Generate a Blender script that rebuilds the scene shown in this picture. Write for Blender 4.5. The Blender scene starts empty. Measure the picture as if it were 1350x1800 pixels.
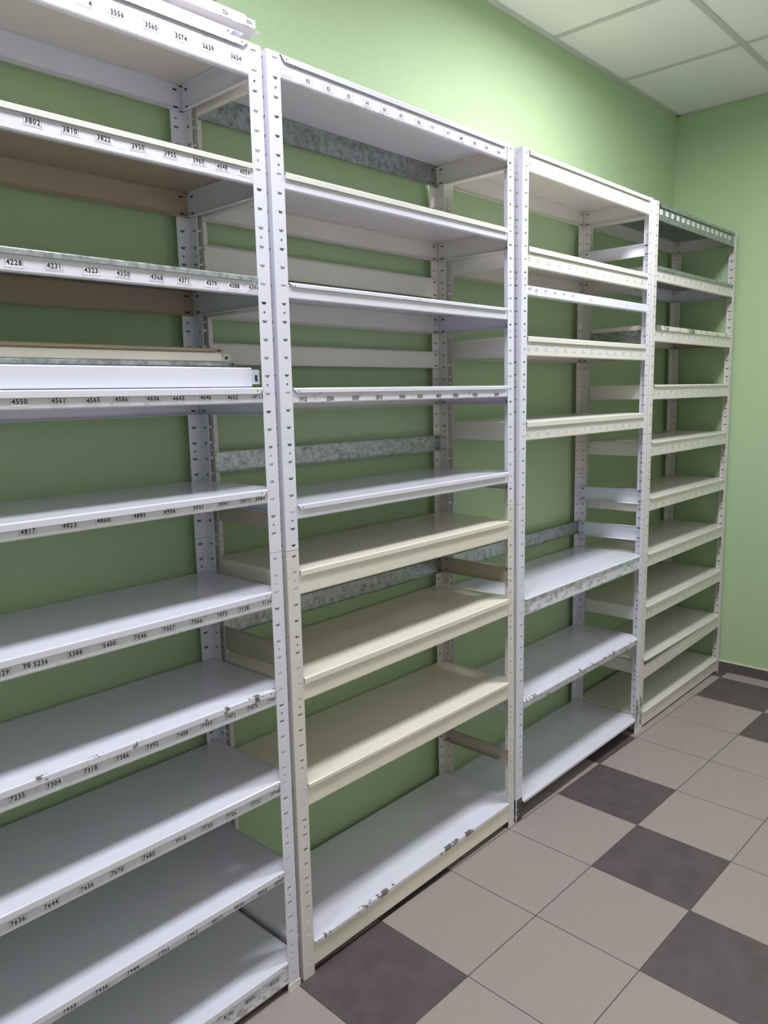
import bpy, bmesh, math, random
from mathutils import Vector
random.seed(7)
S = bpy.context.scene
COL = S.collection

# ---------------------------------------------------------------- camera
cam_d = bpy.data.cameras.new('camera')
cam = bpy.data.objects.new('camera', cam_d); COL.objects.link(cam)
cam.location = (-1.19079, -1.80190, 1.57109)
cam.rotation_euler = (1.41865, 0.020937, -0.823396)
cam_d.sensor_fit = 'VERTICAL'; cam_d.sensor_height = 24.0
cam_d.lens = 1351.52 / 1800 * 24.0
cam_d.clip_start = 0.02
S.camera = cam

# ---------------------------------------------------------------- exposure and world
S.view_settings.view_transform = 'Standard'
S.view_settings.look = 'None'
S.view_settings.gamma = 1.0
S.view_settings.use_curve_mapping = False
S.view_settings.exposure = -0.06
w = bpy.data.worlds.new('world'); S.world = w; w.use_nodes = True
w.node_tree.nodes['Background'].inputs[0].default_value = (0.9, 0.95, 1, 1)
w.node_tree.nodes['Background'].inputs[1].default_value = 0.05

LAMP_POWER = 33.0
LAMP_SPREAD = math.radians(174)
LAMP_COLOR = (0.93, 0.94, 1.0)
LAMPS = [(1.4975, -0.8625), (-0.3775, -0.8625), (-2.2525, -0.8625), (2.7475, -2.1125)]  # last entry: fill lamp added to brighten the far rack and end wall
LAMP_SCALE = [1.22, 0.72, 1.0, 0.14]

# ---------------------------------------------------------------- materials
def lin(c):
    return tuple(((x/255)/12.92 if x/255 <= 0.04045 else ((x/255+0.055)/1.055)**2.4) for x in c) + (1.0,)

class N:
    def __init__(s, name):
        s.m = bpy.data.materials.new(name); s.m.use_nodes = True
        s.t = s.m.node_tree; s.b = s.t.nodes['Principled BSDF']
        s.co = s.t.nodes.new('ShaderNodeTexCoord').outputs['Object']
    def n(s, typ, **kw):
        nd = s.t.nodes.new(typ)
        for k, v in kw.items():
            if k in ('operation', 'blend_type', 'data_type', 'feature', 'noise_dimensions', 'interpolation_type', 'distance'):
                setattr(nd, k, v)
        return nd
    def l(s, a, b): s.t.links.new(a, b)
    def noise(s, scale, detail=3, rough=0.5, stretch=None):
        nd = s.t.nodes.new('ShaderNodeTexNoise')
        nd.inputs['Scale'].default_value = scale; nd.inputs['Detail'].default_value = detail
        nd.inputs['Roughness'].default_value = rough
        co = s.co
        if stretch:
            mp = s.t.nodes.new('ShaderNodeMapping'); mp.inputs['Scale'].default_value = stretch
            s.l(co, mp.inputs[0]); co = mp.outputs[0]
        s.l(co, nd.inputs['Vector'])
        return nd.outputs['Fac']
    def ramp(s, fac, a, b, ca=(0, 0, 0, 1), cb=(1, 1, 1, 1)):
        nd = s.t.nodes.new('ShaderNodeValToRGB')
        nd.color_ramp.elements[0].position = a; nd.color_ramp.elements[1].position = b
        nd.color_ramp.elements[0].color = ca; nd.color_ramp.elements[1].color = cb
        s.l(fac, nd.inputs[0]); return nd.outputs[0]
    def mix(s, fac, a, b):
        nd = s.t.nodes.new('ShaderNodeMix'); nd.data_type = 'RGBA'
        for sock, v in ((nd.inputs[0], fac), (nd.inputs[6], a), (nd.inputs[7], b)):
            if isinstance(v, (tuple, float, int)): sock.default_value = v
            else: s.l(v, sock)
        return nd.outputs[2]
    def math(s, op, a, b):
        nd = s.t.nodes.new('ShaderNodeMath'); nd.operation = op
        for sock, v in ((nd.inputs[0], a), (nd.inputs[1], b)):
            if isinstance(v, (float, int)): sock.default_value = v
            else: s.l(v, sock)
        return nd.outputs[0]
    def bump(s, h, strength, dist=0.001):
        nd = s.t.nodes.new('ShaderNodeBump'); nd.inputs['Strength'].default_value = strength
        nd.inputs['Distance'].default_value = dist
        s.l(h, nd.inputs['Height']); s.l(nd.outputs[0], s.b.inputs['Normal'])
    def color(s, c):
        if isinstance(c, tuple): s.b.inputs['Base Color'].default_value = c
        else: s.l(c, s.b.inputs['Base Color'])

def sc(c, k): return (min(c[0]*k, 1), min(c[1]*k, 1), min(c[2]*k, 1), 1)

def paint(name, c, rough=0.22, residue=0.0, chips=0.0, edge=0.0):
    s = N(name)
    col = s.mix(s.noise(6, 4), sc(c, 0.94), sc(c, 1.04))
    fine = s.ramp(s.noise(160, 2), 0.70, 0.76)
    col = s.mix(s.math('MULTIPLY', fine, 0.25), col, sc(c, 0.55))
    if residue:
        r = s.ramp(s.noise(26, 5, 0.6, (1, 1, 1.6)), 0.69 - residue*0.19, 0.74 - residue*0.19)
        col = s.mix(s.math('MULTIPLY', r, 0.45 + 0.3*(residue > .8)), col, (0.33, 0.31, 0.31, 1))
    if chips:
        r = s.ramp(s.noise(75, 4, 0.65), 0.74 - chips*0.12, 0.755 - chips*0.12)
        col = s.mix(r, col, (0.10, 0.095, 0.095, 1))
    if edge:
        sep = s.t.nodes.new('ShaderNodeSeparateXYZ'); s.l(s.co, sep.inputs[0])
        near = s.ramp(sep.outputs['Y'], 0.004, 0.03, (1, 1, 1, 1), (0, 0, 0, 1))
        lo = s.noise(14, 3, 0.6, (1, .3, .3)); hi = s.noise(70, 4, 0.7)
        v = s.math('MULTIPLY', near, s.math('ADD', s.math('MULTIPLY', lo, 0.9), s.math('MULTIPLY', hi, 0.5)))
        r = s.ramp(v, 0.86 - edge*0.1, 0.88 - edge*0.1)
        col = s.mix(r, col, (0.16, 0.15, 0.15, 1))
    s.color(col)
    s.b.inputs['Roughness'].default_value = rough
    s.bump(s.noise(35, 3), 0.12, 0.0006)
    return s.m

WHITE = lin((223, 221, 236)); CREAM = lin((223, 218, 212)); BEIGE = lin((232, 224, 212)); TAN = lin((184, 164, 144))
M = {}
M['white'] = paint('white_enamel', WHITE, 0.13)
M['white_post'] = paint('white_enamel_upright', WHITE, 0.3, chips=0.15)
M['white_scuffed'] = paint('scuffed_white_enamel', WHITE, 0.3, residue=0.9, chips=0.5)
M['white_residue'] = paint('white_enamel_with_glue_marks', WHITE, 0.3, residue=0.45, chips=0.1)
M['white_chipped'] = paint('white_enamel_with_chipped_edge', WHITE, 0.22, edge=1.0)
M['white_worn'] = paint('white_enamel_with_worn_edge', WHITE, 0.22, edge=0.45)
M['cream'] = paint('cream_enamel', CREAM, 0.26)
M['cream_post'] = paint('cream_enamel_upright', lin((221, 215, 213)), 0.32, chips=0.2)
M['cream_scuffed'] = paint('scuffed_cream_enamel', CREAM, 0.3, residue=0.3, chips=0.8)
M['cream_chipped'] = paint('cream_enamel_with_chipped_edge', CREAM, 0.26, edge=1.25)
M['beige'] = paint('beige_enamel', BEIGE, 0.17)
M['drab'] = paint('drab_enamel', lin((180, 169, 158)), 0.3, chips=0.1)
M['tan'] = paint('tan_enamel', TAN, 0.3, chips=0.1)

def galv():
    s = N('galvanized_steel')
    v = s.t.nodes.new('ShaderNodeTexVoronoi'); v.inputs['Scale'].default_value = 95
    s.l(s.co, v.inputs['Vector'])
    a = s.ramp(s.noise(48, 5, 0.75), 0.36, 0.66)
    col = s.mix(a, (0.20, 0.22, 0.23, 1), (0.50, 0.53, 0.55, 1))
    sep = s.t.nodes.new('ShaderNodeSeparateColor'); s.l(v.outputs['Color'], sep.inputs[0])
    col = s.mix(s.math('MULTIPLY', sep.outputs[0], 0.35), col, (0.72, 0.74, 0.76, 1))
    s.color(col)
    s.b.inputs['Metallic'].default_value = 0.85
    s.l(s.math('ADD', s.math('MULTIPLY', s.noise(40, 2), 0.3), 0.28), s.b.inputs['Roughness'])
    return s.m
M['galv'] = galv()

def flat(name, c, rough=0.6, metal=0.0, var=0.06):
    s = N(name)
    s.color(s.mix(s.noise(60, 3), sc(c, 1-var), sc(c, 1+var)))
    s.b.inputs['Roughness'].default_value = rough; s.b.inputs['Metallic'].default_value = metal
    return s.m
M['paper'] = flat('label_paper', lin((229, 227, 238)), 0.5)
M['ink'] = flat('black_print', (0.02, 0.02, 0.022, 1), 0.5)
M['dark'] = flat('dark_hole', (0.03, 0.03, 0.035, 1), 0.7)
M['grey_ink'] = flat('faint_print', (0.27, 0.27, 0.29, 1), 0.5)
def boot():
    s = N('black_scraped_foot')
    r = s.ramp(s.noise(70, 5, 0.7), 0.55, 0.6)
    s.color(s.mix(r, (0.035, 0.035, 0.04, 1), (0.42, 0.42, 0.46, 1)))
    s.b.inputs['Roughness'].default_value = 0.45
    return s.m
M['boot'] = boot()
def scr():
    s = N('scratched_through_paint')
    r = s.ramp(s.noise(55, 5, 0.7, (1.6, 1, 0.5)), 0.47, 0.53)
    s.color(s.mix(r, (0.10, 0.10, 0.11, 1), lin((200, 198, 200))))
    s.b.inputs['Roughness'].default_value = 0.5
    return s.m
M['scratched'] = scr()

def wallm():
    s = N('green_painted_wall')
    c = lin((174, 198, 156))
    s.color(s.mix(s.noise(1.5, 3), sc(c, 0.96), sc(c, 1.04)))
    s.b.inputs['Roughness'].default_value = 0.5
    a = s.noise(140, 3, 0.55, (1, 1, 1.35)); b = s.noise(300, 3, 0.6)
    s.bump(s.math('ADD', a, b), 0.8, 0.0026)
    return s.m
M['wall'] = wallm()
M['bounce_wall'] = flat('pale_bounce_wall', lin((236, 234, 226)), 0.7, var=0.02)  # pale tone chosen to bounce fill light onto the racks

def ceilm():
    s = N('mineral_fibre_tile')
    c = lin((236, 236, 232))
    pits = s.ramp(s.noise(170, 3, 0.6), 0.30, 0.40, (0.72, 0.72, 0.72, 1), (1, 1, 1, 1))
    nd = s.t.nodes.new('ShaderNodeMix'); nd.data_type = 'RGBA'; nd.blend_type = 'MULTIPLY'
    nd.inputs[0].default_value = 0.5; nd.inputs[6].default_value = c; s.l(pits, nd.inputs[7])
    s.color(nd.outputs[2]); s.b.inputs['Roughness'].default_value = 0.9
    s.bump(s.noise(120, 4), 0.4, 0.001)
    return s.m
M['ceil'] = ceilm()
M['tbar'] = flat('ceiling_grid_enamel', lin((196, 198, 194)), 0.4)

def floorm():
    s = N('floor_tiles')
    # tile grid turned 1.2 degrees against the shelving, one dark tile in four along each diagonal
    mp = s.t.nodes.new('ShaderNodeMapping'); mp.vector_type = 'TEXTURE'
    mp.inputs['Rotation'].default_value = (0, 0, -0.0210016)
    s.l(s.co, mp.inputs[0])
    sep = s.t.nodes.new('ShaderNodeSeparateXYZ'); s.l(mp.outputs[0], sep.inputs[0])
    T = 1/3
    n_ = s.math('DIVIDE', sep.outputs['X'], T); a_ = s.math('DIVIDE', sep.outputs['Y'], -T*0.99282)
    nf = s.math('FLOOR', n_, 0.0); af = s.math('FLOOR', a_, 0.0)
    md = s.math('FLOORED_MODULO', s.math('ADD', nf, af), 4.0)
    dark = s.math('COMPARE', md, 1.0); dark.node.inputs[2].default_value = 0.2
    fx = s.math('ABSOLUTE', s.math('SUBTRACT', s.math('FRACT', n_, 0.0), 0.5), 0.0)
    fy = s.math('ABSOLUTE', s.math('SUBTRACT', s.math('FRACT', a_, 0.0), 0.5), 0.0)
    g = s.math('GREATER_THAN', s.math('MAXIMUM', fx, fy), 0.4955)
    wn = s.t.nodes.new('ShaderNodeTexWhiteNoise'); wn.noise_dimensions = '2D'
    cb = s.t.nodes.new('ShaderNodeCombineXYZ'); s.l(nf, cb.inputs[0]); s.l(af, cb.inputs[1]); s.l(cb.outputs[0], wn.inputs['Vector'])
    grain = s.ramp(s.noise(230, 5, 0.85), 0.43, 0.57); cloud = s.ramp(s.noise(11, 6, 0.75), 0.35, 0.65)
    L = lin((164, 151, 147)); D = lin((82, 71, 74))
    lt = s.mix(s.math('MULTIPLY', grain, 0.5), L, sc(L, 0.66)); lt = s.mix(s.math('MULTIPLY', cloud, 0.16), lt, sc(L, 0.78))
    dk = s.mix(s.math('MULTIPLY', grain, 0.4), sc(D, 1.0), sc(D, 0.62)); dk = s.mix(s.math('MULTIPLY', cloud, 0.45), dk, sc(D, 1.7)); dk = s.mix(s.math('MULTIPLY', s.ramp(s.noise(35, 5, 0.8, (1, 2.5, 1)), 0.6, 0.72), 0.3), dk, sc(D, 1.8))
    col = s.mix(dark, lt, dk)
    col = s.mix(s.math('MULTIPLY', wn.outputs['Value'], 0.07), col, (0.12, 0.10, 0.10, 1))
    col = s.mix(s.ramp(s.noise(24, 5, 0.75), 0.73, 0.78), col, sc(L, 0.45))
    col = s.mix(g, col, (0.055, 0.048, 0.048, 1))
    s.color(col)
    s.l(s.math('ADD', s.math('MULTIPLY', cloud, 0.12), 0.45), s.b.inputs['Roughness'])
    s.bump(s.math('SUBTRACT', s.math('MULTIPLY', grain, 0.1), g), 0.3, 0.001)
    return s.m
M['floor'] = floorm()
M['skirt'] = flat('dark_skirting_tile', lin((92, 80, 82)), 0.45, var=0.15)
M['caulk'] = flat('pale_caulk', lin((215, 213, 200)), 0.6)
M['reflector'] = flat('bright_louver_metal', (0.8, 0.8, 0.82, 1), 0.25, 0.9)

# ---------------------------------------------------------------- mesh builder
class MB:
    def __init__(s): s.v = []; s.f = []; s.m = []; s.mats = []
    def mi(s, mat):
        if mat not in s.mats: s.mats.append(mat)
        return s.mats.index(mat)
    def face(s, pts, mat):
        i = len(s.v); s.v += [tuple(p) for p in pts]; s.f.append(tuple(range(i, i+len(pts)))); s.m.append(s.mi(mat))
    def mesh(s, verts, faces, mat):
        i = len(s.v); s.v += [tuple(p) for p in verts]; k = s.mi(mat)
        for f in faces: s.f.append(tuple(i+a for a in f)); s.m.append(k)
    def box(s, x0, x1, y0, y1, z0, z1, mat):
        v = [(x, y, z) for z in (z0, z1) for y in (y0, y1) for x in (x0, x1)]
        s.mesh(v, [(0, 2, 3, 1), (4, 5, 7, 6), (0, 1, 5, 4), (1, 3, 7, 5), (3, 2, 6, 7), (2, 0, 4, 6)], mat)
    def prism(s, poly, z0, z1, mat):
        n = len(poly); v = [(p[0], p[1], z0) for p in poly] + [(p[0], p[1], z1) for p in poly]
        f = [tuple(range(n-1, -1, -1)), tuple(range(n, 2*n))] + [(i, (i+1) % n, n+(i+1) % n, n+i) for i in range(n)]
        s.mesh(v, f, mat)
    def sheet(s, prof, t, place, a0, a1, mat, taper=None):
        """prof: 2D polyline (p,q), thickness t to its left; place(p,q,a) -> xyz; taper(i) -> inset of the ends at row i"""
        n = len(prof); off = []
        for i in range(n):
            d = []
            if i > 0: d.append((prof[i][0]-prof[i-1][0], prof[i][1]-prof[i-1][1]))
            if i < n-1: d.append((prof[i+1][0]-prof[i][0], prof[i+1][1]-prof[i][1]))
            nx = ny = 0
            for dx, dy in d:
                l = math.hypot(dx, dy); nx += -dy/l; ny += dx/l
            l2 = nx*nx+ny*ny; k = 2.0/l2 if len(d) == 2 else 1.0
            k = min(k, 2.0)*(1 if len(d) == 2 else 1)
            off.append((prof[i][0]+nx*k*t/(1 if len(d) == 2 else 1), prof[i][1]+ny*k*t/(1 if len(d) == 2 else 1)))
        v = []
        for i in range(n):
            e = taper(i) if taper else 0
            for pt in (prof[i], off[i]):
                v.append(place(pt[0], pt[1], a0+e)); v.append(place(pt[0], pt[1], a1-e))
        f = []
        for i in range(n-1):
            a = 4*i; b = 4*(i+1)
            f += [(a, a+1, b+1, b), (a+2, b+2, b+3, a+3), (a, b, b+2, a+2), (a+1, a+3, b+3, b+1)]
        f += [(0, 2, 3, 1), (4*n-4, 4*n-3, 4*n-1, 4*n-2)]
        s.mesh(v, f, mat)
    def build(s, name, parent=None, warp=None, root=None, smooth=False):
        me = bpy.data.meshes.new(name)
        v = s.v
        if warp: v = [warp(p) for p in v]
        if root: v = [(p[0]-root[0], p[1]-root[1], p[2]-root[2]) for p in v]
        me.from_pydata(v, [], s.f)
        for m in s.mats: me.materials.append(M[m])
        me.polygons.foreach_set('material_index', s.m)
        bm = bmesh.new(); bm.from_mesh(me)
        bmesh.ops.remove_doubles(bm, verts=bm.verts, dist=1e-6)
        bmesh.ops.recalc_face_normals(bm, faces=bm.faces)
        bm.to_mesh(me); bm.free()
        if smooth: me.polygons.foreach_set('use_smooth', [True]*len(me.polygons))
        o = bpy.data.objects.new(name, me); COL.objects.link(o)
        if parent: o.parent = parent
        return o

def tag(o, label, cat, group=None):
    o['label'] = label; o['category'] = cat
    if group: o['group'] = group
    return o
def struct(o): o['kind'] = 'structure'; return o
def empty(name, loc):
    o = bpy.data.objects.new(name, None); COL.objects.link(o); o.location = loc; o.empty_display_size = 0.1
    return o

# ---------------------------------------------------------------- digits
_g = {}
def glyph(ch):
    if ch not in _g:
        cu = bpy.data.curves.new('g', 'FONT'); cu.body = ch; cu.size = 1.0; cu.resolution_u = 3; cu.offset = 0.03
        ob = bpy.data.objects.new('g', cu)
        me = ob.to_mesh()
        vs = [tuple(v.co) for v in me.vertices]; fs = [tuple(p.vertices) for p in me.polygons]
        ob.to_mesh_clear(); bpy.data.objects.remove(ob); bpy.data.curves.remove(cu)
        xs = [p[0] for p in vs]; ys = [p[1] for p in vs]
        h = max(ys)-min(ys); x0 = min(xs); x1 = max(xs)
        _g[ch] = ([((p[0]-x0)/h, (p[1]-min(ys))/h) for p in vs], fs, (x1-x0)/h)
    return _g[ch]
def put_text(mb, text, cx, cz, y, h, mat='ink', sx=1.0, flip=False, tilt=0.0, mark=False):
    adv = 0.80*h*sx; tot = adv*len(text); x = cx-tot/2
    ct, st = math.cos(tilt), math.sin(tilt)
    def pl(px, pz):
        dx, dz = px-cx, pz-cz
        if flip: dx, dz = -dx, -dz
        return (cx+dx*ct-dz*st, y, cz+dx*st+dz*ct)
    for ch in text:
        if mark:   # worn marks too faint to read: short broken strokes, no characters
            for k in range(random.randint(2, 3)):
                ax = x+adv*random.uniform(0.1, 0.5); az = cz+h*random.uniform(-0.5, 0.2)
                if random.random() < 0.6: r = (ax, ax+h*0.16, az, az+h*random.uniform(0.3, 0.7))
                else: r = (ax, ax+adv*0.5, az, az+h*0.16)
                mb.face([pl(r[0], r[2]), pl(r[1], r[2]), pl(r[1], r[3]), pl(r[0], r[3])], mat)
        elif ch != ' ':
            vs, fs, wd = glyph(ch)
            o = x+(adv-wd*h*sx)/2
            mb.mesh([pl(o+a*h*sx, cz-h/2+b*h) for a, b in vs], fs, mat)
        x += adv

def label(parent, rack, text, x, z, w=0.033, h=0.0145, th=0.0098, frame=True, paper=True, mark=False, ink='ink', sx=0.92, pad=0.002, tilt=None):
    """a printed number sticker on a beam front"""
    mb = MB(); y = rack.ybeam
    if tilt is None: tilt = random.gauss(0, 0.022)
    ct, st = math.cos(tilt), math.sin(tilt)
    def P(dx, dz, yy): return (x+dx*ct-dz*st, yy, z+dx*st+dz*ct)
    if paper:
        a, b = w/2+pad, h/2+pad
        v = [P(-a, -b, y), P(a, -b, y), P(a, b, y), P(-a, b, y)]
        q = [P(-a, -b, y-.0004), P(a, -b, y-.0004), P(a, b, y-.0004), P(-a, b, y-.0004)]
        mb.mesh(v+q, [(0, 1, 2, 3), (7, 6, 5, 4), (0, 4, 5, 1), (1, 5, 6, 2), (2, 6, 7, 3), (3, 7, 4, 0)], 'paper')
    y2 = y-.0007
    if frame:
        lw = 0.00045
        for k, (x0, z0, x1, z1) in enumerate([(-w/2, h/2-lw, w/2, h/2), (-w/2, -h/2, w/2, -h/2+lw), (-w/2, -h/2, -w/2+lw*1.3, h/2), (w/2-lw*1.3, -h/2, w/2, h/2)]):
            if random.random() < 0.2: continue
            mb.face([P(x0, z0, y2), P(x1, z0, y2), P(x1, z1, y2), P(x0, z1, y2)], ink if ink != 'ink' else 'ink')
    put_text(mb, text, x, z, y2-.0001, th, ink, sx, tilt=tilt, mark=mark)
    o = mb.build('number_label', parent, rack.warp, rack.root_loc)
    return o

# ---------------------------------------------------------------- perforated uprights
PW, PT = 0.038, 0.0015     # flange width, sheet thickness
PITCH = 0.0419
def cell_with_hole(mb, P, s0, s1, z0, z1, hole, t, mat):
    """rectangle with a polygonal hole, both skins and the hole's rim"""
    rect = [(s0, z0), (s1, z0), (s1, z1), (s0, z1)]
    for n in (0.0, t):
        R = [P(a, b, n) for a, b in rect]; H = [P(a, b, n) for a, b in hole]
        k = len(hole)//4
        for i in range(4):
            j = (i+1) % 4
            mb.face([R[i], R[j], H[(j*k) % len(hole)], H[(i*k+k-1)] if k > 1 else H[i]], mat)
            if k > 1:
                mb.face([R[i]] + [H[i*k+q] for q in range(k-1, -1, -1)], mat)
    for i in range(len(hole)):
        a = hole[i]; b = hole[(i+1) % len(hole)]
        mb.face([P(*a, 0), P(*b, 0), P(*b, t), P(*a, t)], mat)

def flange(mb, P, z0, z1, mat, foot=None):
    s0, s1 = 0.0025, PW
    feats = []
    k = 0
    while True:
        zc = z1-0.015-PITCH*k
        if zc < z0+0.006: break
        c = 0.0225
        hole = [(c-.0048, zc-.0034), (c+.0048, zc-.0034), (c+.0078, zc+.0027), (c-.0078, zc+.0027)]
        feats.append((zc, hole)); k += 1
    k = 0
    while True:
        zc = z1-0.0779-PITCH*4*k
        if zc < z0+0.006: break
        c = 0.0225; r = 0.0034
        angs = [math.radians(a) for a in (202.5, 247.5, 292.5, 337.5, 22.5, 67.5, 112.5, 157.5)]
        feats.append((zc, [(c+r*math.cos(a), zc+r*math.sin(a)) for a in angs])); k += 1
    feats.sort(key=lambda q: q[0])
    zz = z0; cut = foot if foot else -1
    def plain(a, b):
        if b-a < 1e-5: return
        segs = [(a, b)] if not (a < cut < b) else [(a, cut), (cut, b)]
        for p, q in segs:
            mm = 'boot' if q <= cut+1e-6 else mat
            for n in (0, PT): mb.face([P(s0, p, n), P(s1, p, n), P(s1, q, n), P(s0, q, n)], mm)
    for zc, hole in feats:
        a, b = zc-0.0045, zc+0.0045
        plain(zz, a)
        cell_with_hole(mb, P, s0, s1, a, b, hole, PT, 'boot' if b < cut else mat)
        zz = b
    plain(zz, z1)
    for s_ in (s1,): mb.face([P(s_, z0, 0), P(s_, z1, 0), P(s_, z1, PT), P(s_, z0, PT)], mat)
    for z_ in (z0, z1): mb.face([P(s0, z_, 0), P(s1, z_, 0), P(s1, z_, PT), P(s0, z_, PT)], mat)

def upright(rack, side, rear, z0, z1, mat, foot=None):
    W = rack.W
    cx = rack.x0 if side == 0 else rack.x0+W
    sx = 1 if side == 0 else -1
    cy = rack.yr if rear else rack.yf
    sy = -1 if rear else 1
    mb = MB()
    A = lambda s, z, n: (cx+sx*s, cy+sy*n, z)
    B = lambda s, z, n: (cx+sx*n, cy+sy*s, z)
    flange(mb, A, z0, z1, mat, foot); flange(mb, B, z0, z1, mat, foot)
    r = 0.0025
    arc = [(cx+sx*(r-r*math.sin(t)), cy+sy*(r-r*math.cos(t))) for t in (0, math.pi/8, math.pi/4, 3*math.pi/8, math.pi/2)]
    ri = r-PT
    arci = [(cx+sx*(r-ri*math.sin(t)), cy+sy*(r-ri*math.cos(t))) for t in (0, math.pi/8, math.pi/4, 3*math.pi/8, math.pi/2)]
    for q in (arc, arci):
        for i in range(4):
            mb.face([(*q[i], z0), (*q[i+1], z0), (*q[i+1], z1), (*q[i], z1)], mat)
    for i in range(4):
        for z_ in (z0, z1):
            mb.face([(*arc[i], z_), (*arc[i+1], z_), (*arci[i+1], z_), (*arci[i], z_)], mat)
    return mb.build('upright', rack.root, rack.warp, rack.root_loc)

# ---------------------------------------------------------------- racks
class Rack: pass
def new_rack(name, x0, W, yf, lean, label_text):
    r = Rack(); r.x0 = x0; r.W = W; r.yf = yf; r.yr = -0.026
    r.root_loc = (x0+W/2, yf, 0)
    r.root = empty('shelving_rack', r.root_loc)
    tag(r.root, label_text, 'shelving rack', 'perforated steel racks in a row along the green wall')
    l0, l1, r0, r1 = lean         # x shift of the left / right side at floor and at top
    def warp(p):
        u = (p[0]-x0)/W; k = p[2]/2.35
        return (p[0] + (l0+(l1-l0)*k)*(1-u) + (r0+(r1-r0)*k)*u, p[1], p[2])
    r.warp = warp
    r.ybeam = yf+0.0018
    return r

def beam(rack, which, ztop, h, mat, zt_right=None, flg=0.013, name=None, label_=None):
    """folded steel bar hooked between two uprights: front, back, left or right"""
    mb = MB(); t = 0.0012; g = 0.0019
    dz = (zt_right-ztop) if zt_right is not None else 0
    # outline of the fold, first coordinate is depth into the rack
    prof = [(flg, 0), (0.0015, 0), (0, -0.0015), (0, -h+0.003), (0.0015, -h), (flg, -h)]
    prof = [(a, b) for a, b in prof]
    e0, e1 = 0.004, 0.004
    if which in ('front', 'back'):
        a0, a1 = rack.x0+e0, rack.x0+rack.W-e1
        L = a1-a0
        if which == 'front': pl = lambda p, q, a: (a, rack.yf+g+p, ztop+q+dz*(a-a0)/L)
        else: pl = lambda p, q, a: (a, rack.yr-g-p, ztop+q+dz*(a-a0)/L)
    else:
        a0, a1 = rack.yf+e0+.002, rack.yr-e1-.002
        L = a1-a0
        if which == 'left': pl = lambda p, q, a: (rack.x0+g+p, a, ztop+q+dz*(a-a0)/L)
        else: pl = lambda p, q, a: (rack.x0+rack.W-g-p, a, ztop+q+dz*(a-a0)/L)
    mb.sheet(prof, t, pl, a0, a1, mat)
    # pressed hook plates near both ends, seen from inside the rack, and the dark tongue slots
    for end in (0, 1):
        c = a0+0.018 if end == 0 else a1-0.018
        pts = lambda p, q0, q1, w: [pl(p, q0, c-w), pl(p, q0, c+w), pl(p, q1, c+w), pl(p, q1, c-w)]
        q0, q1 = -h*0.52, -h*0.22
        a = pts(t+0.0011, q0, q1, 0.0055); b = pts(t, q0, q1, 0.0055)
        mb.mesh(a+b, [(0, 1, 2, 3), (4, 5, 6, 7), (0, 1, 5, 4), (1, 2, 6, 5), (2, 3, 7, 6), (3, 0, 4, 7)], mat)
        for qq in (-h*0.16, -h*0.84):
            mb.face(pts(t+0.0004, qq-0.0022, qq+0.0022, 0.0062), 'dark')
    o = mb.build(name or {'front': 'front_beam', 'back': 'back_beam', 'left': 'side_beam', 'right': 'side_beam'}[which], rack.root, rack.warp, rack.root_loc)
    if label_: o['label'] = label_
    return o

def lip_prof(drop, r=0.003):
    pts = [(r+0.002, 0.0)]
    for k in range(5):
        t = math.pi/2*k/4
        pts.append((r-r*math.sin(t), -r+r*math.cos(t)))
    pts.append((0, -drop))
    return pts

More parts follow.
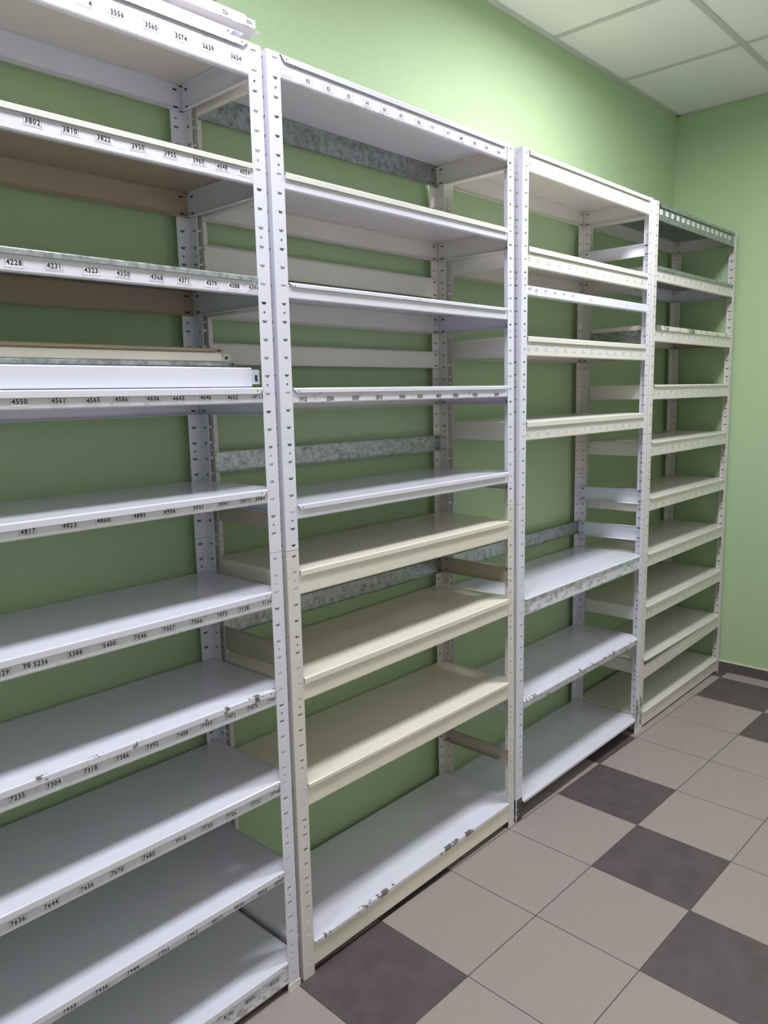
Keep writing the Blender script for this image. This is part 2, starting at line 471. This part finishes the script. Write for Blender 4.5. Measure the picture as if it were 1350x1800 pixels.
def tray(rack, z, mat, drop=0.0145, square=False, zr=None, label_=None, under=None):
    """shelf panel lying on the four beams, edges folded down"""
    mb = MB(); x0, x1 = rack.x0, rack.x0+rack.W; t = 0.001
    dz = (zr-z) if zr is not None else 0
    F = rack.yf-0.0035; B = rack.yr+0.0005; Lx = x0-0.0008; Rx = x1+0.0008
    n = PW+0.0022; i_ = 0.0022+0.001; r = 0.003
    yf_, yr_ = rack.yf+i_, rack.yr-i_
    poly = [(x0+n, F+r), (x1-n, F+r), (x1-n, yf_), (x1-i_, yf_), (x1-i_, rack.yf+n), (Rx-r, rack.yf+n), (Rx-r, rack.yr-n), (x1-i_, rack.yr-n), (x1-i_, yr_), (x1-n, yr_), (x1-n, B-r), (x0+n, B-r),
            (x0+n, yr_), (x0+i_, yr_), (x0+i_, rack.yr-n), (Lx+r, rack.yr-n), (Lx+r, rack.yf+n), (x0+i_, rack.yf+n), (x0+i_, yf_), (x0+n, yf_)]
    N_ = len(poly)
    zz = lambda x: z+dz*(x-x0)/(x1-x0)
    v = [(p[0], p[1], zz(p[0])) for p in poly]+[(p[0], p[1], zz(p[0])-t) for p in poly]
    # centre plate as strips so that the notched outline stays planar
    def plate(xa, xb, ya, yb):
        c = [(xa, ya), (xb, ya), (xb, yb), (xa, yb)]
        vv = [(a, b, zz(a)) for a, b in c]+[(a, b, zz(a)-t) for a, b in c]
        mb.mesh(vv, [(0, 1, 2, 3), (0, 4, 5, 1), (1, 5, 6, 2), (2, 6, 7, 3), (3, 7, 4, 0)], mat)
        mb.mesh(vv, [(7, 6, 5, 4)], under or mat)
    plate(x0+n, x1-n, F+r+.0019, B-r-.0019)
    plate(x0+i_, x0+n, yf_, yr_); plate(x1-n, x1-i_, yf_, yr_)
    plate(Lx+r+.0019, x0+i_, rack.yf+n, rack.yr-n); plate(x1-i_, Rx-r-.0019, rack.yf+n, rack.yr-n)
    pr = lip_prof(drop)
    tp = (lambda k: 0.0105 if k == len(pr)-1 else (0.0 if k < len(pr)-2 else 0.0)) if not square else None
    mb.sheet(pr, t, lambda p, q, a: (a, F+p, zz(a)+q), x0+n, x1-n, mat, tp)
    mb.sheet(pr, t, lambda p, q, a: (a, B-p, zz(a)+q), x0+n, x1-n, mat, tp)
    mb.sheet(pr, t, lambda p, q, a: (Lx+p, a, zz(x0)+q), rack.yf+n, rack.yr-n, mat, tp)
    mb.sheet(pr, t, lambda p, q, a: (Rx-p, a, zz(x1)+q), rack.yf+n, rack.yr-n, mat, tp)
    if not square:
        for hx in (x0+n+0.016, x1-n-0.016):
            pts = [(hx+0.0019*math.cos(a), F-0.0002, zz(hx)-0.0075+0.0019*math.sin(a)) for a in [math.pi/4*k for k in range(8)]]
            mb.face(pts, 'dark')
        for s_, X in ((-1, Lx), (1, Rx)):
            for hy in (rack.yf+n+0.014, rack.yr-n-0.014):
                pts = [(X+s_*0.0002, hy+0.0019*math.cos(a), zz(x0 if s_ < 0 else x1)-0.0075+0.0019*math.sin(a)) for a in [math.pi/4*k for k in range(8)]]
                mb.face(pts, 'dark')
    o = mb.build('shelf_panel', rack.root, rack.warp, rack.root_loc)
    if label_: o['label'] = label_
    return o

def shelf(rack, z, hf, tm, fm, bm_, lm, rm, hb=0.062, square=False, zr=None, fz=None, fzr=None, drop=0.0145, tl=None, fl=None, bl=None, zl_gap=0.0016, under=None):
    tray(rack, z, tm, square=square, zr=zr, drop=drop, label_=tl, under=under)
    zt = z-zl_gap; ztr = (zr if zr is not None else z)-zl_gap
    fb = None
    if fm:
        fb = beam(rack, 'front', fz if fz is not None else zt, hf, fm, fzr if fzr is not None else ztr, label_=fl)
    if bm_: beam(rack, 'back', zt, hb-0.0016, bm_, ztr, label_=bl)
    if lm: beam(rack, 'left', zt, hb-0.0016, lm)
    if rm: beam(rack, 'right', ztr, hb-0.0016, rm)
    return fb

NUMS = {"A0":[["4?",-0.417],["3556",-0.352],["3560",-0.279],["3574",-0.211],["3639",-0.145],["3654",-0.073]],"A1":[["3802",-0.534],["3810",-0.465],["3822",-0.398],["3950",-0.326],["3955",-0.253],["3960",-0.185],["4048",-0.124],["4059",-0.063]],"A2":[["4228",-0.589],["4231",-0.516],["4323",-0.444],["4350",-0.377],["4368",-0.302],["4371",-0.237],["4379",-0.168],["4388",-0.107],["4394",-0.053]],"A3":[["4550",-0.602],["4561",-0.529],["4565",-0.46],["4586",-0.4],["4636",-0.329],["4643",-0.268],["4646",-0.199],["4652",-0.127],["4723",-0.054]],"A4":[["4817",-0.608],["4823",-0.528],["4860",-0.458],["4885",-0.378],["4906",-0.307],["5051",-0.234],["5061",-0.166],["5075",-0.105],["5084",-0.047]],"A5":[["5229",-0.68],["70",-0.628],["5236",-0.607],["5388",-0.538],["5400",-0.466],["7046",-0.396],["7057",-0.327],["7066",-0.256],["7073",-0.187],["7128",-0.125],["7139",-0.056]],"A6":[["7235",-0.673],["7304",-0.603],["7318",-0.527],["7386",-0.456],["7392",-0.386],["7408",-0.31],["7455",-0.245],["7471",-0.178],["7475",-0.114],["7492",-0.051]],"A7":[["7636",-0.695],["7644",-0.63],["7656",-0.555],["7670",-0.488],["7685",-0.413],["7710",-0.332],["7720",-0.261],["7726",-0.192],["7731",-0.118],["7740",-0.055]],"A8":[["7933",-0.613],["7936",-0.543],["7944",-0.47],["7952",-0.394],["7962",-0.319],["8017",-0.249],["8026",-0.185],["8032",-0.112],["8060",-0.057]],"A9":[["8190",-0.232],["8204",-0.166],["8310",-0.088]],"B0":[["_",0.07],["822",0.139],["823",0.207],["827",0.278],["840",0.346],["850",0.413],["890",0.479],["908",0.555],["910",0.615],["975",0.688],["1000",0.751],["1002",0.819],["1050",0.881],["1063",0.949]],"B3":[["1912",0.085],["2250",0.179],["2520",0.272],["2810",0.365],["3544",0.462],["3355",0.54],["3641",0.629],["5326",0.713],["5422",0.813],["5650",0.933]]}
XS = {"C0":[1.079,1.142,1.21,1.273,1.346,1.422,1.484,1.548,1.618,1.678,1.753,1.816,1.881,1.956],"C1":[1.088,1.153,1.221,1.291,1.366,1.424,1.495,1.564,1.636,1.703,1.771,1.838,1.906,1.973],"C2":[1.098,1.14,1.201,1.264,1.325,1.391],"C3":[1.086,1.146,1.208,1.274,1.345,1.408,1.477,1.544,1.612,1.675,1.742,1.814,1.884,1.97],"C4":[1.083,1.163,1.229,1.295,1.363,1.428,1.497,1.559,1.625,1.689,1.759,1.826,1.892,1.966],"D0":[2.132,2.193,2.253,2.314,2.375,2.435,2.496,2.557,2.617,2.678,2.739,2.799,2.86,2.921,2.981],"D1":[2.117,2.179,2.241,2.303,2.365,2.427,2.489,2.55,2.612,2.674,2.736,2.798,2.86,2.922,2.984],"D2":[2.107,2.171,2.235,2.299,2.363,2.426,2.49,2.554,2.618,2.682,2.746,2.81,2.873,2.937,3.001],"D3":[2.099,2.165,2.231,2.298,2.364,2.43,2.496,2.562,2.628,2.695,2.761],"D4":[2.123,2.199,2.274,2.35,2.425,2.501,2.577,2.652,2.728,2.803,2.879,2.955,3.03],"D5":[2.1,2.18,2.26,2.339,2.419,2.499,2.579,2.659,2.739,2.819,2.899,2.979],"D6":[2.088,2.164,2.239,2.314,2.389,2.464,2.539,2.614,2.689,2.764,2.839,2.914,2.989],"D7":[2.087,2.164,2.241,2.318,2.396,2.473,2.55,2.627,2.704,2.782,2.859,2.936,3.013],"D8":[2.09,2.164,2.238,2.312,2.386,2.46,2.534,2.608,2.682,2.756,2.829]}

# ================================================================= the room
X0, X1, Y0, Y1, H = -3.0, 3.1, -2.45, 0.0, 3.0
def plane_obj(name, pts, mat):
    mb = MB(); mb.face(pts, mat); o = mb.build(name); return struct(o)
mb = MB(); mb.box(X0-.1, X1+.1, Y0-.1, Y1+.1, -0.1, 0, 'floor'); struct(mb.build('floor'))
mb = MB(); mb.box(X0-.1, X1+.1, Y1, Y1+.1, 0, H+.1, 'wall'); struct(mb.build('wall_back'))
mb = MB(); mb.box(X1, X1+.1, Y0, Y1, 0, H+.1, 'wall'); struct(mb.build('wall_right'))
mb = MB(); mb.box(X0-.1, X0, Y0, Y1, 0, H+.1, 'wall'); struct(mb.build('wall_left'))
mb = MB(); mb.box(X0-.1, X1+.1, Y0-.1, Y0, 0, H+.1, 'bounce_wall'); struct(mb.build('wall_front'))  # unseen wall, set close and pale to throw light back at the racks
# suspended ceiling: tiles lie a few millimetres above the grid
mb = MB(); mb.box(X0, X1, Y0, Y1, H+0.004, H+0.05, 'ceil')
GP = 0.625
gx = []
x = 2.435
while x > X0: gx.append(x); x -= GP
gy = []
y = -0.55
while y > Y0: gy.append(y); y -= GP
for x in gx: mb.box(x-.012, x+.012, Y0, Y1, H-0.0008, H+0.006, 'tbar')
for y in gy: mb.box(X0, X1, y-.012, y+.012, H-0.0014, H+0.006, 'tbar')
mb.box(X0, X1, Y1-.022, Y1, H-0.003, H+.006, 'tbar'); mb.box(X1-.022, X1, Y0, Y1, H-0.003, H+.006, 'tbar')
struct(mb.build('ceiling'))
mb = MB(); mb.box(X1-.009, X1, Y0, Y1, 0, .056, 'skirt'); mb.box(X1-.009, X1, Y0, Y1, .056, .0595, 'caulk')
struct(mb.build('baseboard_right'))
mb = MB(); mb.box(X0, X1-.009, Y1-.009, Y1, 0, .056, 'skirt'); mb.box(X0, X1-.009, Y1-.009, Y1, .056, .0595, 'caulk'); struct(mb.build('baseboard_back'))

# ceiling luminaires with their louvres; the last is an added fill lamp
for i, (lx, ly) in enumerate(LAMPS):
    t = empty('ceiling_light', (lx, ly, H))
    tag(t, ['square recessed louvre light above the middle of the shelving row', 'square recessed louvre light above the numbered first rack', 'square recessed louvre light farthest from the corner', 'added unseen fill light beside the end wall, weak, built like the others'][i], 'ceiling light', 'square recessed ceiling lights')
    mb = MB(); a = 0.295
    for (p, q, r_, s_) in ((-a, a, -a, -a+.02), (-a, a, a-.02, a), (-a, -a+.02, -a, a), (a-.02, a, -a, a)):
        mb.box(p, q, r_, s_, -0.012, 0.0, 'tbar')
    mb.build('frame', t)
    mb = MB()
    for k in range(1, 4):
        c = -a+.02+k*(2*a-.04)/4
        mb.box(-a+.02, a-.02, c-.003, c+.003, -0.010, 0, 'reflector'); mb.box(c-.003, c+.003, -a+.02, a-.02, -0.010, 0, 'reflector')
    mb.build('louver', t)
    ld = bpy.data.lights.new('lamp', 'AREA'); ld.shape = 'RECTANGLE'; ld.size = 0.55; ld.size_y = 0.32
    ld.energy = LAMP_POWER*LAMP_SCALE[i]; ld.color = LAMP_COLOR; ld.spread = LAMP_SPREAD
    lo = bpy.data.objects.new('lamp', ld); COL.objects.link(lo); lo.parent = t; lo.location = (0, 0, -0.014)

# ================================================================= rack A, numbered, nearest
A = new_rack('A', -1.027, 1.024, -0.3475, (0, 0, 0, 0), 'white rack nearest the camera, its shelf fronts numbered 3556 up to 8310')
ZJ = 1.1935; ZT = 2.346
for side in (0, 1):
    for rear in (False, True):
        upright(A, side, rear, ZJ+.0008, ZT, 'white_post')
        upright(A, side, rear, 0.018 if not rear else 0, ZJ-.0008, 'white_post')
for side in (0, 1):
    mb = MB(); x = A.x0-.0012 if side == 0 else A.x0+A.W-PW-.0012
    mb.box(x, x+PW+.0024, A.yf-.0014, A.yf+.004, 0, .02, 'cream'); mb.box((x if side == 0 else x+PW-.0028), (x+.0052 if side == 0 else x+PW+.0024), A.yf+.004, A.yf+.038, 0, .02, 'cream')
    o = mb.build('foot_cap', A.root, A.warp, A.root_loc); o['label'] = 'cream foot cap'
fb = {}
spec = [  # z, front height, tray, front, back, left, right
 (2.346, .067, 'white', 'white_residue', 'white', 'white', 'white', dict(under='cream')),
 (2.0905, .043, 'cream', 'white_residue', 'tan', 'white', 'white', dict(square=True, drop=.0115, tl='cream shelf panel', bl='tan back beam', under='tan')),
 (1.8445, .041, 'galv', 'white', 'tan', 'white', 'white', dict(square=True, drop=.0115, tl='bare galvanized shelf panel', bl='brownish tan back beam')),
 (1.5925, .035, 'white', 'white_residue', 'white', 'white', 'white', dict(hb=.065)),
 (1.3515, .033, 'white', 'white', 'white', 'white', 'white', dict()),
 (1.0990, .040, 'white', 'white_residue', 'white', 'white', 'white', dict(hb=.045)),
 (0.8495, .043, 'white_worn', 'white_residue', 'white', 'white', 'white', dict(hb=.045)),
 (0.6040, .041, 'white', 'white_residue', 'white', 'white', 'white', dict(hb=.045)),
 (0.3545, .031, 'white', 'white_residue', 'white', 'white', 'white', dict(hb=.045)),
 (0.0920, .066, 'white', 'white_scuffed', 'white', 'white', 'white', dict()),
]
zl = [2.3045, 2.0685, 1.8195, 1.5718, 1.3318, 1.0742, .8245, .577, .3318, .0605]
for i, (z, hf, tm, fm, b_, l_, r_, kw) in enumerate(spec):
    f = shelf(A, z, hf, tm, fm, b_, l_, r_, **kw)
    for txt, x in NUMS['A%d' % i]:
        tight = i >= 4
        if txt == '70': label(f, A, txt, x-.005, zl[i]+.001, frame=False, paper=False, tilt=0.05); continue
        if txt == '4?': txt = '   4'
        if i == 4: x = min(x, -.062)
        label(f, A, txt, x, zl[i]+random.uniform(-.0008, .0008), pad=0.0014 if tight else 0.0022, h=0.0135 if tight else 0.0145, tilt=(0.08 if txt == '4565' else None))

# ================================================================= rack B
B = new_rack('B', 0.0125, 1.023, -0.3475, (0, .0005, 0, -.021), 'rack with cream lower shelves, second from the camera, fourth shelf front printed 1912 to 5650')
for side in (0, 1):
    for rear in (False, True):
        up = 'white_post' if not rear and side == 0 else 'cream_post'
        if side == 1 and not rear: up = 'white_post'
        upright(B, side, rear, 1.1905, 2.348, up)
        upright(B, side, rear, 0, 1.189, 'cream_post')
fB = {}
spec = [
 (2.346, .049, 'white', 'white_residue', 'galv', 'beige', 'cream', dict(hb=.067, bl='galvanized back beam')),
 (2.0900, .037, 'cream', 'white', 'cream', 'cream', 'cream', dict(square=True)),
 (1.8400, .036, 'white_residue', 'white', 'cream', 'cream', 'white', dict(drop=.0095)),
 (1.5905, .036, 'white', 'white_residue', 'cream', 'cream', 'white', dict(drop=.0115)),
 (1.3020, .035, 'white', 'white', 'cream', 'drab', 'cream', dict(drop=.0125)),
 (1.1350, .062, 'beige', 'beige', 'beige', 'cream', 'cream', dict(square=True)),
 (0.8550, .060, 'beige', 'beige', 'beige', 'drab', 'beige', dict(square=True, drop=.016, z_l=.849)),
 (0.5570, .062, 'beige', 'beige', 'beige', 'drab', 'beige', dict(square=True, drop=.011, hb=.045)),
 (0.0980, .074, 'white_chipped', 'beige', 'white', 'white', 'white', dict(drop=.012, fl='beige front beam')),
]
for i, (z, hf, tm, fm, b_, l_, r_, kw) in enumerate(spec):
    zlft = kw.pop('z_l', z)
    kw2 = dict(kw)
    if i == 6: f = shelf(B, .849, hf, tm, fm, b_, l_, r_, zr=.861, **kw2)
    else: f = shelf(B, z, hf, tm, fm, b_, l_, r_, **kw2)
    if i == 0:
        for txt, x in NUMS['B0']:
            if txt == '_': label(f, B, '    ', x, 2.3115, mark=False, ink='ink')
            else: label(f, B, txt, x, 2.3105, w=.030, h=.0145, th=.0088, sx=.62, pad=.0016, ink='ink')
    if i == 3:
        for txt, x in NUMS['B3']: label(f, B, txt, x, 1.5632, th=.0102, frame=False, paper=False, sx=.8, tilt=0.0)
# spare bars hooked between the uprights without a shelf
beam(B, 'back', 1.968, .065, 'cream', name='back_beam')
beam(B, 'back', 1.716, .057, 'cream', name='back_beam')
beam(B, 'back', 1.424, .056, 'galv', 1.419, label_='galvanized back beam')
beam(B, 'back', .963, .056, 'galv', label_='galvanized back beam')
beam(B, 'right', .966, .057, 'drab', label_='drab side beam')
beam(B, 'right', .285, .050, 'drab', label_='drab side beam')
beam(B, 'left', .938, .062, 'drab', label_='drab side beam')

# ================================================================= rack C
C = new_rack('C', 1.042, 1.019, -0.351, (0, .018, 0, -.006), 'rack with three glossy white lower shelves, third from the camera, black scraped left foot')
for side in (0, 1):
    for rear in (False, True):
        upm = 'white_post' if not rear else 'cream_post'
        upright(C, side, rear, 1.184, 2.354, upm)
        upright(C, side, rear, 0, 1.1825, 'white_post', foot=(0.088 if (side == 0 and not rear) else None))
spec = [
 (2.351, .065, 'cream', 'cream', 'cream', 'cream', 'cream', dict(square=True, hb=.064)),
 (2.048, .065, 'cream', 'cream', 'cream', 'cream', 'cream', dict(square=True, hb=.064, drop=.017)),
 None,
 (1.755, .064, 'cream', 'cream', 'cream', 'cream', 'cream', dict(square=True, hb=.064, drop=.017)),
 (1.467, .064, 'cream', 'cream', 'cream', 'cream', 'cream', dict(square=True, drop=.019, hb=.064)),
 (0.840, .062, 'white', 'white_scuffed', 'white', 'white', 'white', dict(drop=.006, hb=.06)),
 (0.459, .031, 'white_chipped', 'white_scuffed', 'white', 'white', 'white', dict(drop=.008, hb=.04)),
 (0.073, .014, 'white', None, 'white', 'white', 'white', dict(drop=.012, hb=.02)),
]
for i, sp in enumerate(spec):
    if sp is None:
        f = beam(C, 'front', 1.922, .032, 'white_residue', flg=.02, label_='white front beam without a shelf')
    else:
        z, hf, tm, fm, b_, l_, r_, kw = sp
        f = shelf(C, z, hf, tm, fm, b_, l_, r_, **kw)
    k = 'C%d' % i
    if k in XS and i < 5:
        zc = [2.309, 2.010, 1.911, 1.716, 1.424][i]
        for x in XS[k]:
            x_ = max(x, C.x0+.048)
            if i == 2: label(f, C, '    ', x_, zc, frame=False, paper=False, mark=True, ink='grey_ink', sx=.6, th=.009)
            else: label(f, C, '    ', x_, zc, w=.026, h=.0125, th=.0075, frame=True, mark=True, ink='grey_ink', sx=.55, pad=.001)
beam(C, 'right', 2.176, .050, 'white', label_='white side beam')
beam(C, 'right', 1.131, .065, 'white', 1.126, label_='white side beam')
beam(C, 'right', .966, .065, 'white', .960, label_='white side beam')
beam(C, 'back', .962, .058, 'galv', label_='galvanized back beam')

# ================================================================= rack D
D = new_rack('D', 2.066, 1.022, -0.349, (0, .012, 0, -.024), 'farthest rack in the corner, cream with a dark galvanized top shelf')
for side in (0, 1):
    for rear in (False, True):
        upright(D, side, rear, 1.1875, 2.352, 'cream_post')
        upright(D, side, rear, 0, 1.186, 'cream_post')
spec = [
 (2.345, .066, 'galv', 'galv', 'cream', 'cream', 'cream', dict(tl='bare galvanized shelf panel', fl='galvanized front beam')),
 (2.090, .061, 'galv', 'cream', 'white', 'cream', 'white', dict(drop=.016, square=True, tl='bare galvanized shelf panel')),
 (1.842, .068, 'cream_chipped', 'cream', 'cream', 'galv', 'tan', dict(square=True, drop=.019)),
 (1.587, .063, 'cream', 'cream', None, 'cream', 'cream', dict(drop=.010)),
 (1.337, .063, 'cream', 'cream', None, 'cream', 'cream', dict(drop=.009)),
 (1.087, .059, 'cream', 'cream', None, 'cream', 'cream', dict(drop=.009)),
 (0.832, .060, 'cream', 'cream', None, 'cream', 'cream', dict(drop=.009)),
 (0.586, .064, 'cream', 'cream', None, 'cream', 'cream', dict(drop=.009)),
 (0.331, .062, 'cream', 'cream', None, 'cream', 'cream', dict(drop=.008, fz=.297, fzr=.323)),
 (0.078, .068, 'cream', 'cream_scuffed', None, 'cream', 'cream', dict(drop=.006)),
]
rest = MB()
for i, (z, hf, tm, fm, b_, l_, r_, kw) in enumerate(spec):
    f = shelf(D, z, hf, tm, fm, b_, l_, r_, **kw)
    k = 'D%d' % i
    if k in XS:
        zc = z-.036 if i != 0 else z-.033
        if i == 8:
            # the last row's marks together: beyond the first hundred labels of this rack
            for j, x in enumerate(XS[k]):
                zz = .263+(.026)*(x-2.07)/1.0
                y = D.ybeam-.0004
                rest.box(x-.012, x+.012, y, y+.0004, zz-.006, zz+.006, 'paper')
                put_text(rest, '   ', x, zz, y-.0003, .008, 'ink', .8, mark=True)
            o = rest.build('number_label', D.root, D.warp, D.root_loc); o['kind'] = 'stuff'
        else:
            xs_ = XS[k] if i not in (1,) else XS[k]
            for x in xs_:
                label(f, D, '   ', max(min(x, 3.045), 2.112), zc, w=.022, h=.0135, th=.0085, frame=(i != 0), mark=True, ink='ink', sx=.75, pad=.0025 if i == 0 else .0008)
# scraped lower ends of the two uprights where the third and fourth rack meet
for rk, sd in ((C, 1), (D, 0)):
    mb = MB(); x = rk.x0+rk.W-PW+.002 if sd == 1 else rk.x0+.004
    xa, xb = x+.001, x+PW-.008
    pts = [(xa, .055), (xa+.012, .02), (xb-.004, .03), (xb, .12), (xb-.008, .165), (xa+.015, .15), (xa+.003, .17)]
    mb.face([(a, rk.yf-.0003, b) for a, b in pts], 'scratched')
    mb.build('scraped_patch', rk.root, rk.warp, rk.root_loc)

# ================================================================= spare pieces lying on the first rack
def loose_channel(name, x0, x1, y, z, h, d, mat, lab, group, open_back=True, rot=0.0, tilt=0.0):
    """a spare bar, folded top and bottom, standing on its edge"""
    root = empty(name, ((x0+x1)/2, y, z)); root.rotation_euler = (tilt, 0, rot)
    tag(root, lab, 'spare beam', group)
    mb = MB(); L = (x1-x0)/2
    prof = [(d, h), (0.002, h), (0, h-.002), (0, .002), (0.002, 0), (d, 0)]
    mb.sheet(prof, .0013, lambda p, q, a: (a, p, q), -L, L-.03, mat)
    mb.build('bar', root)
    mb = MB()
    for e, xx in ((0, -L-.012), (1, L-.03)):
        mb.box(xx, xx+.026, .0045, .006, h*.14, h*.9, mat)
        mb.box(xx+(.0 if e else .02), xx+(.006 if e else .026), .003, .010, h*.5, h*.86, 'galv' if mat != 'white' else 'white')
        mb.box(xx+(.012 if e else .004), xx+(.020 if e else .012), .0042, .0049, h*.28, h*.62, 'dark')
    mb.build('hook_plate', root)
    return root
G1 = 'spare beams piled on the fourth shelf of the first rack'
loose_channel('spare_beam', -1.0, -.030, -.333, 1.5945, .044, .028, 'white', 'white spare beam lying foremost on the fourth shelf of the first rack', G1)
loose_channel('spare_beam', -1.0, -.062, -.292, 1.5945, .047, .030, 'galv', 'galvanized spare beam wedged behind the white spare beam', G1)
loose_channel('spare_beam', -1.0, -.060, -.284, 1.6425, .0105, .060, 'galv', 'thin galvanized strip under the cream spare beam', G1)
loose_channel('spare_beam', -1.0, -.068, -.272, 1.6540, .021, .040, 'beige', 'cream spare beam lying flat in the middle of the pile', G1)
loose_channel('spare_beam', -1.0, -.082, -.262, 1.6760, .010, .036, 'tan', 'brown spare beam on top of the pile', G1)

def loose_tray(x0, x1, y0, y1, z, mat, lab, up=False, tilt=0.0, numbers=(), drop=.016):
    """spare shelf panel, lips down or turned over with the lips up"""
    root = empty('spare_shelf_panel', ((x0+x1)/2, y0, z)); root.rotation_euler = (tilt, 0, 0)
    tag(root, lab, 'spare shelf panel', 'spare shelf panels stacked on top of the first rack')
    L = (x1-x0)/2; Dp = y1-y0; s_ = 1 if up else -1
    zb = 0 if up else drop
    mb = MB(); mb.box(-L+.004, L-.004, .004, Dp-.004, zb-.0005, zb+.0005, mat)
    pr = lip_prof(drop)
    tp = lambda k: 0.012 if k == len(pr)-1 else 0.0
    f = lambda q: zb - s_*q
    mb.sheet(pr, .001, lambda p, q, a: (a, p, f(q)), -L+.036, L-.036, mat, tp)
    mb.sheet(pr, .001, lambda p, q, a: (a, Dp-p, f(q)), -L+.036, L-.036, mat, tp)
    mb.sheet(pr, .001, lambda p, q, a: (-L+p, a, f(q)), .036, Dp-.036, mat, tp)
    mb.sheet(pr, .001, lambda p, q, a: (L-p, a, f(q)), .036, Dp-.036, mat, tp)
    pts = [(L-.05+.0022*math.cos(a), -.0003, zb+s_*.0085+.0022*math.sin(a)) for a in [math.pi/4*k for k in range(8)]]
    mb.face(pts, 'dark')
    mb.build('panel', root)
    for txt, x in numbers:
        lb = MB(); zc = zb+s_*.0105
        lb.box(x-.017, x+.017, -.0012, -.0004, zc-.0085, zc+.0085, 'paper')
        put_text(lb, txt, x, zc, -.0015, .009, 'ink', .7, flip=True)
        lb.build('number_label', root)
    return root
loose_tray(-1.0, -.035, -.338, -.03, 2.3475, 'white', 'white spare shelf panel lying lowest on top of the first rack', drop=.018)
loose_tray(-.98, .028, -.318, -.01-.03, 2.392, 'cream', 'cream spare shelf panel turned over on the pile, 922 upside down on its edge', up=True, numbers=(('922', .40), ('900', .465)), drop=.024)
loose_tray(-1.0, -.07, -.25, -.04, 2.3665, 'tan', 'tan panel set back between the lowest and the turned over panel', drop=.0235)
loose_tray(-1.0, -.075, -.305, -.05, 2.4175, 'galv', 'grey metal panel lying uppermost on the turned over panel', drop=.016)
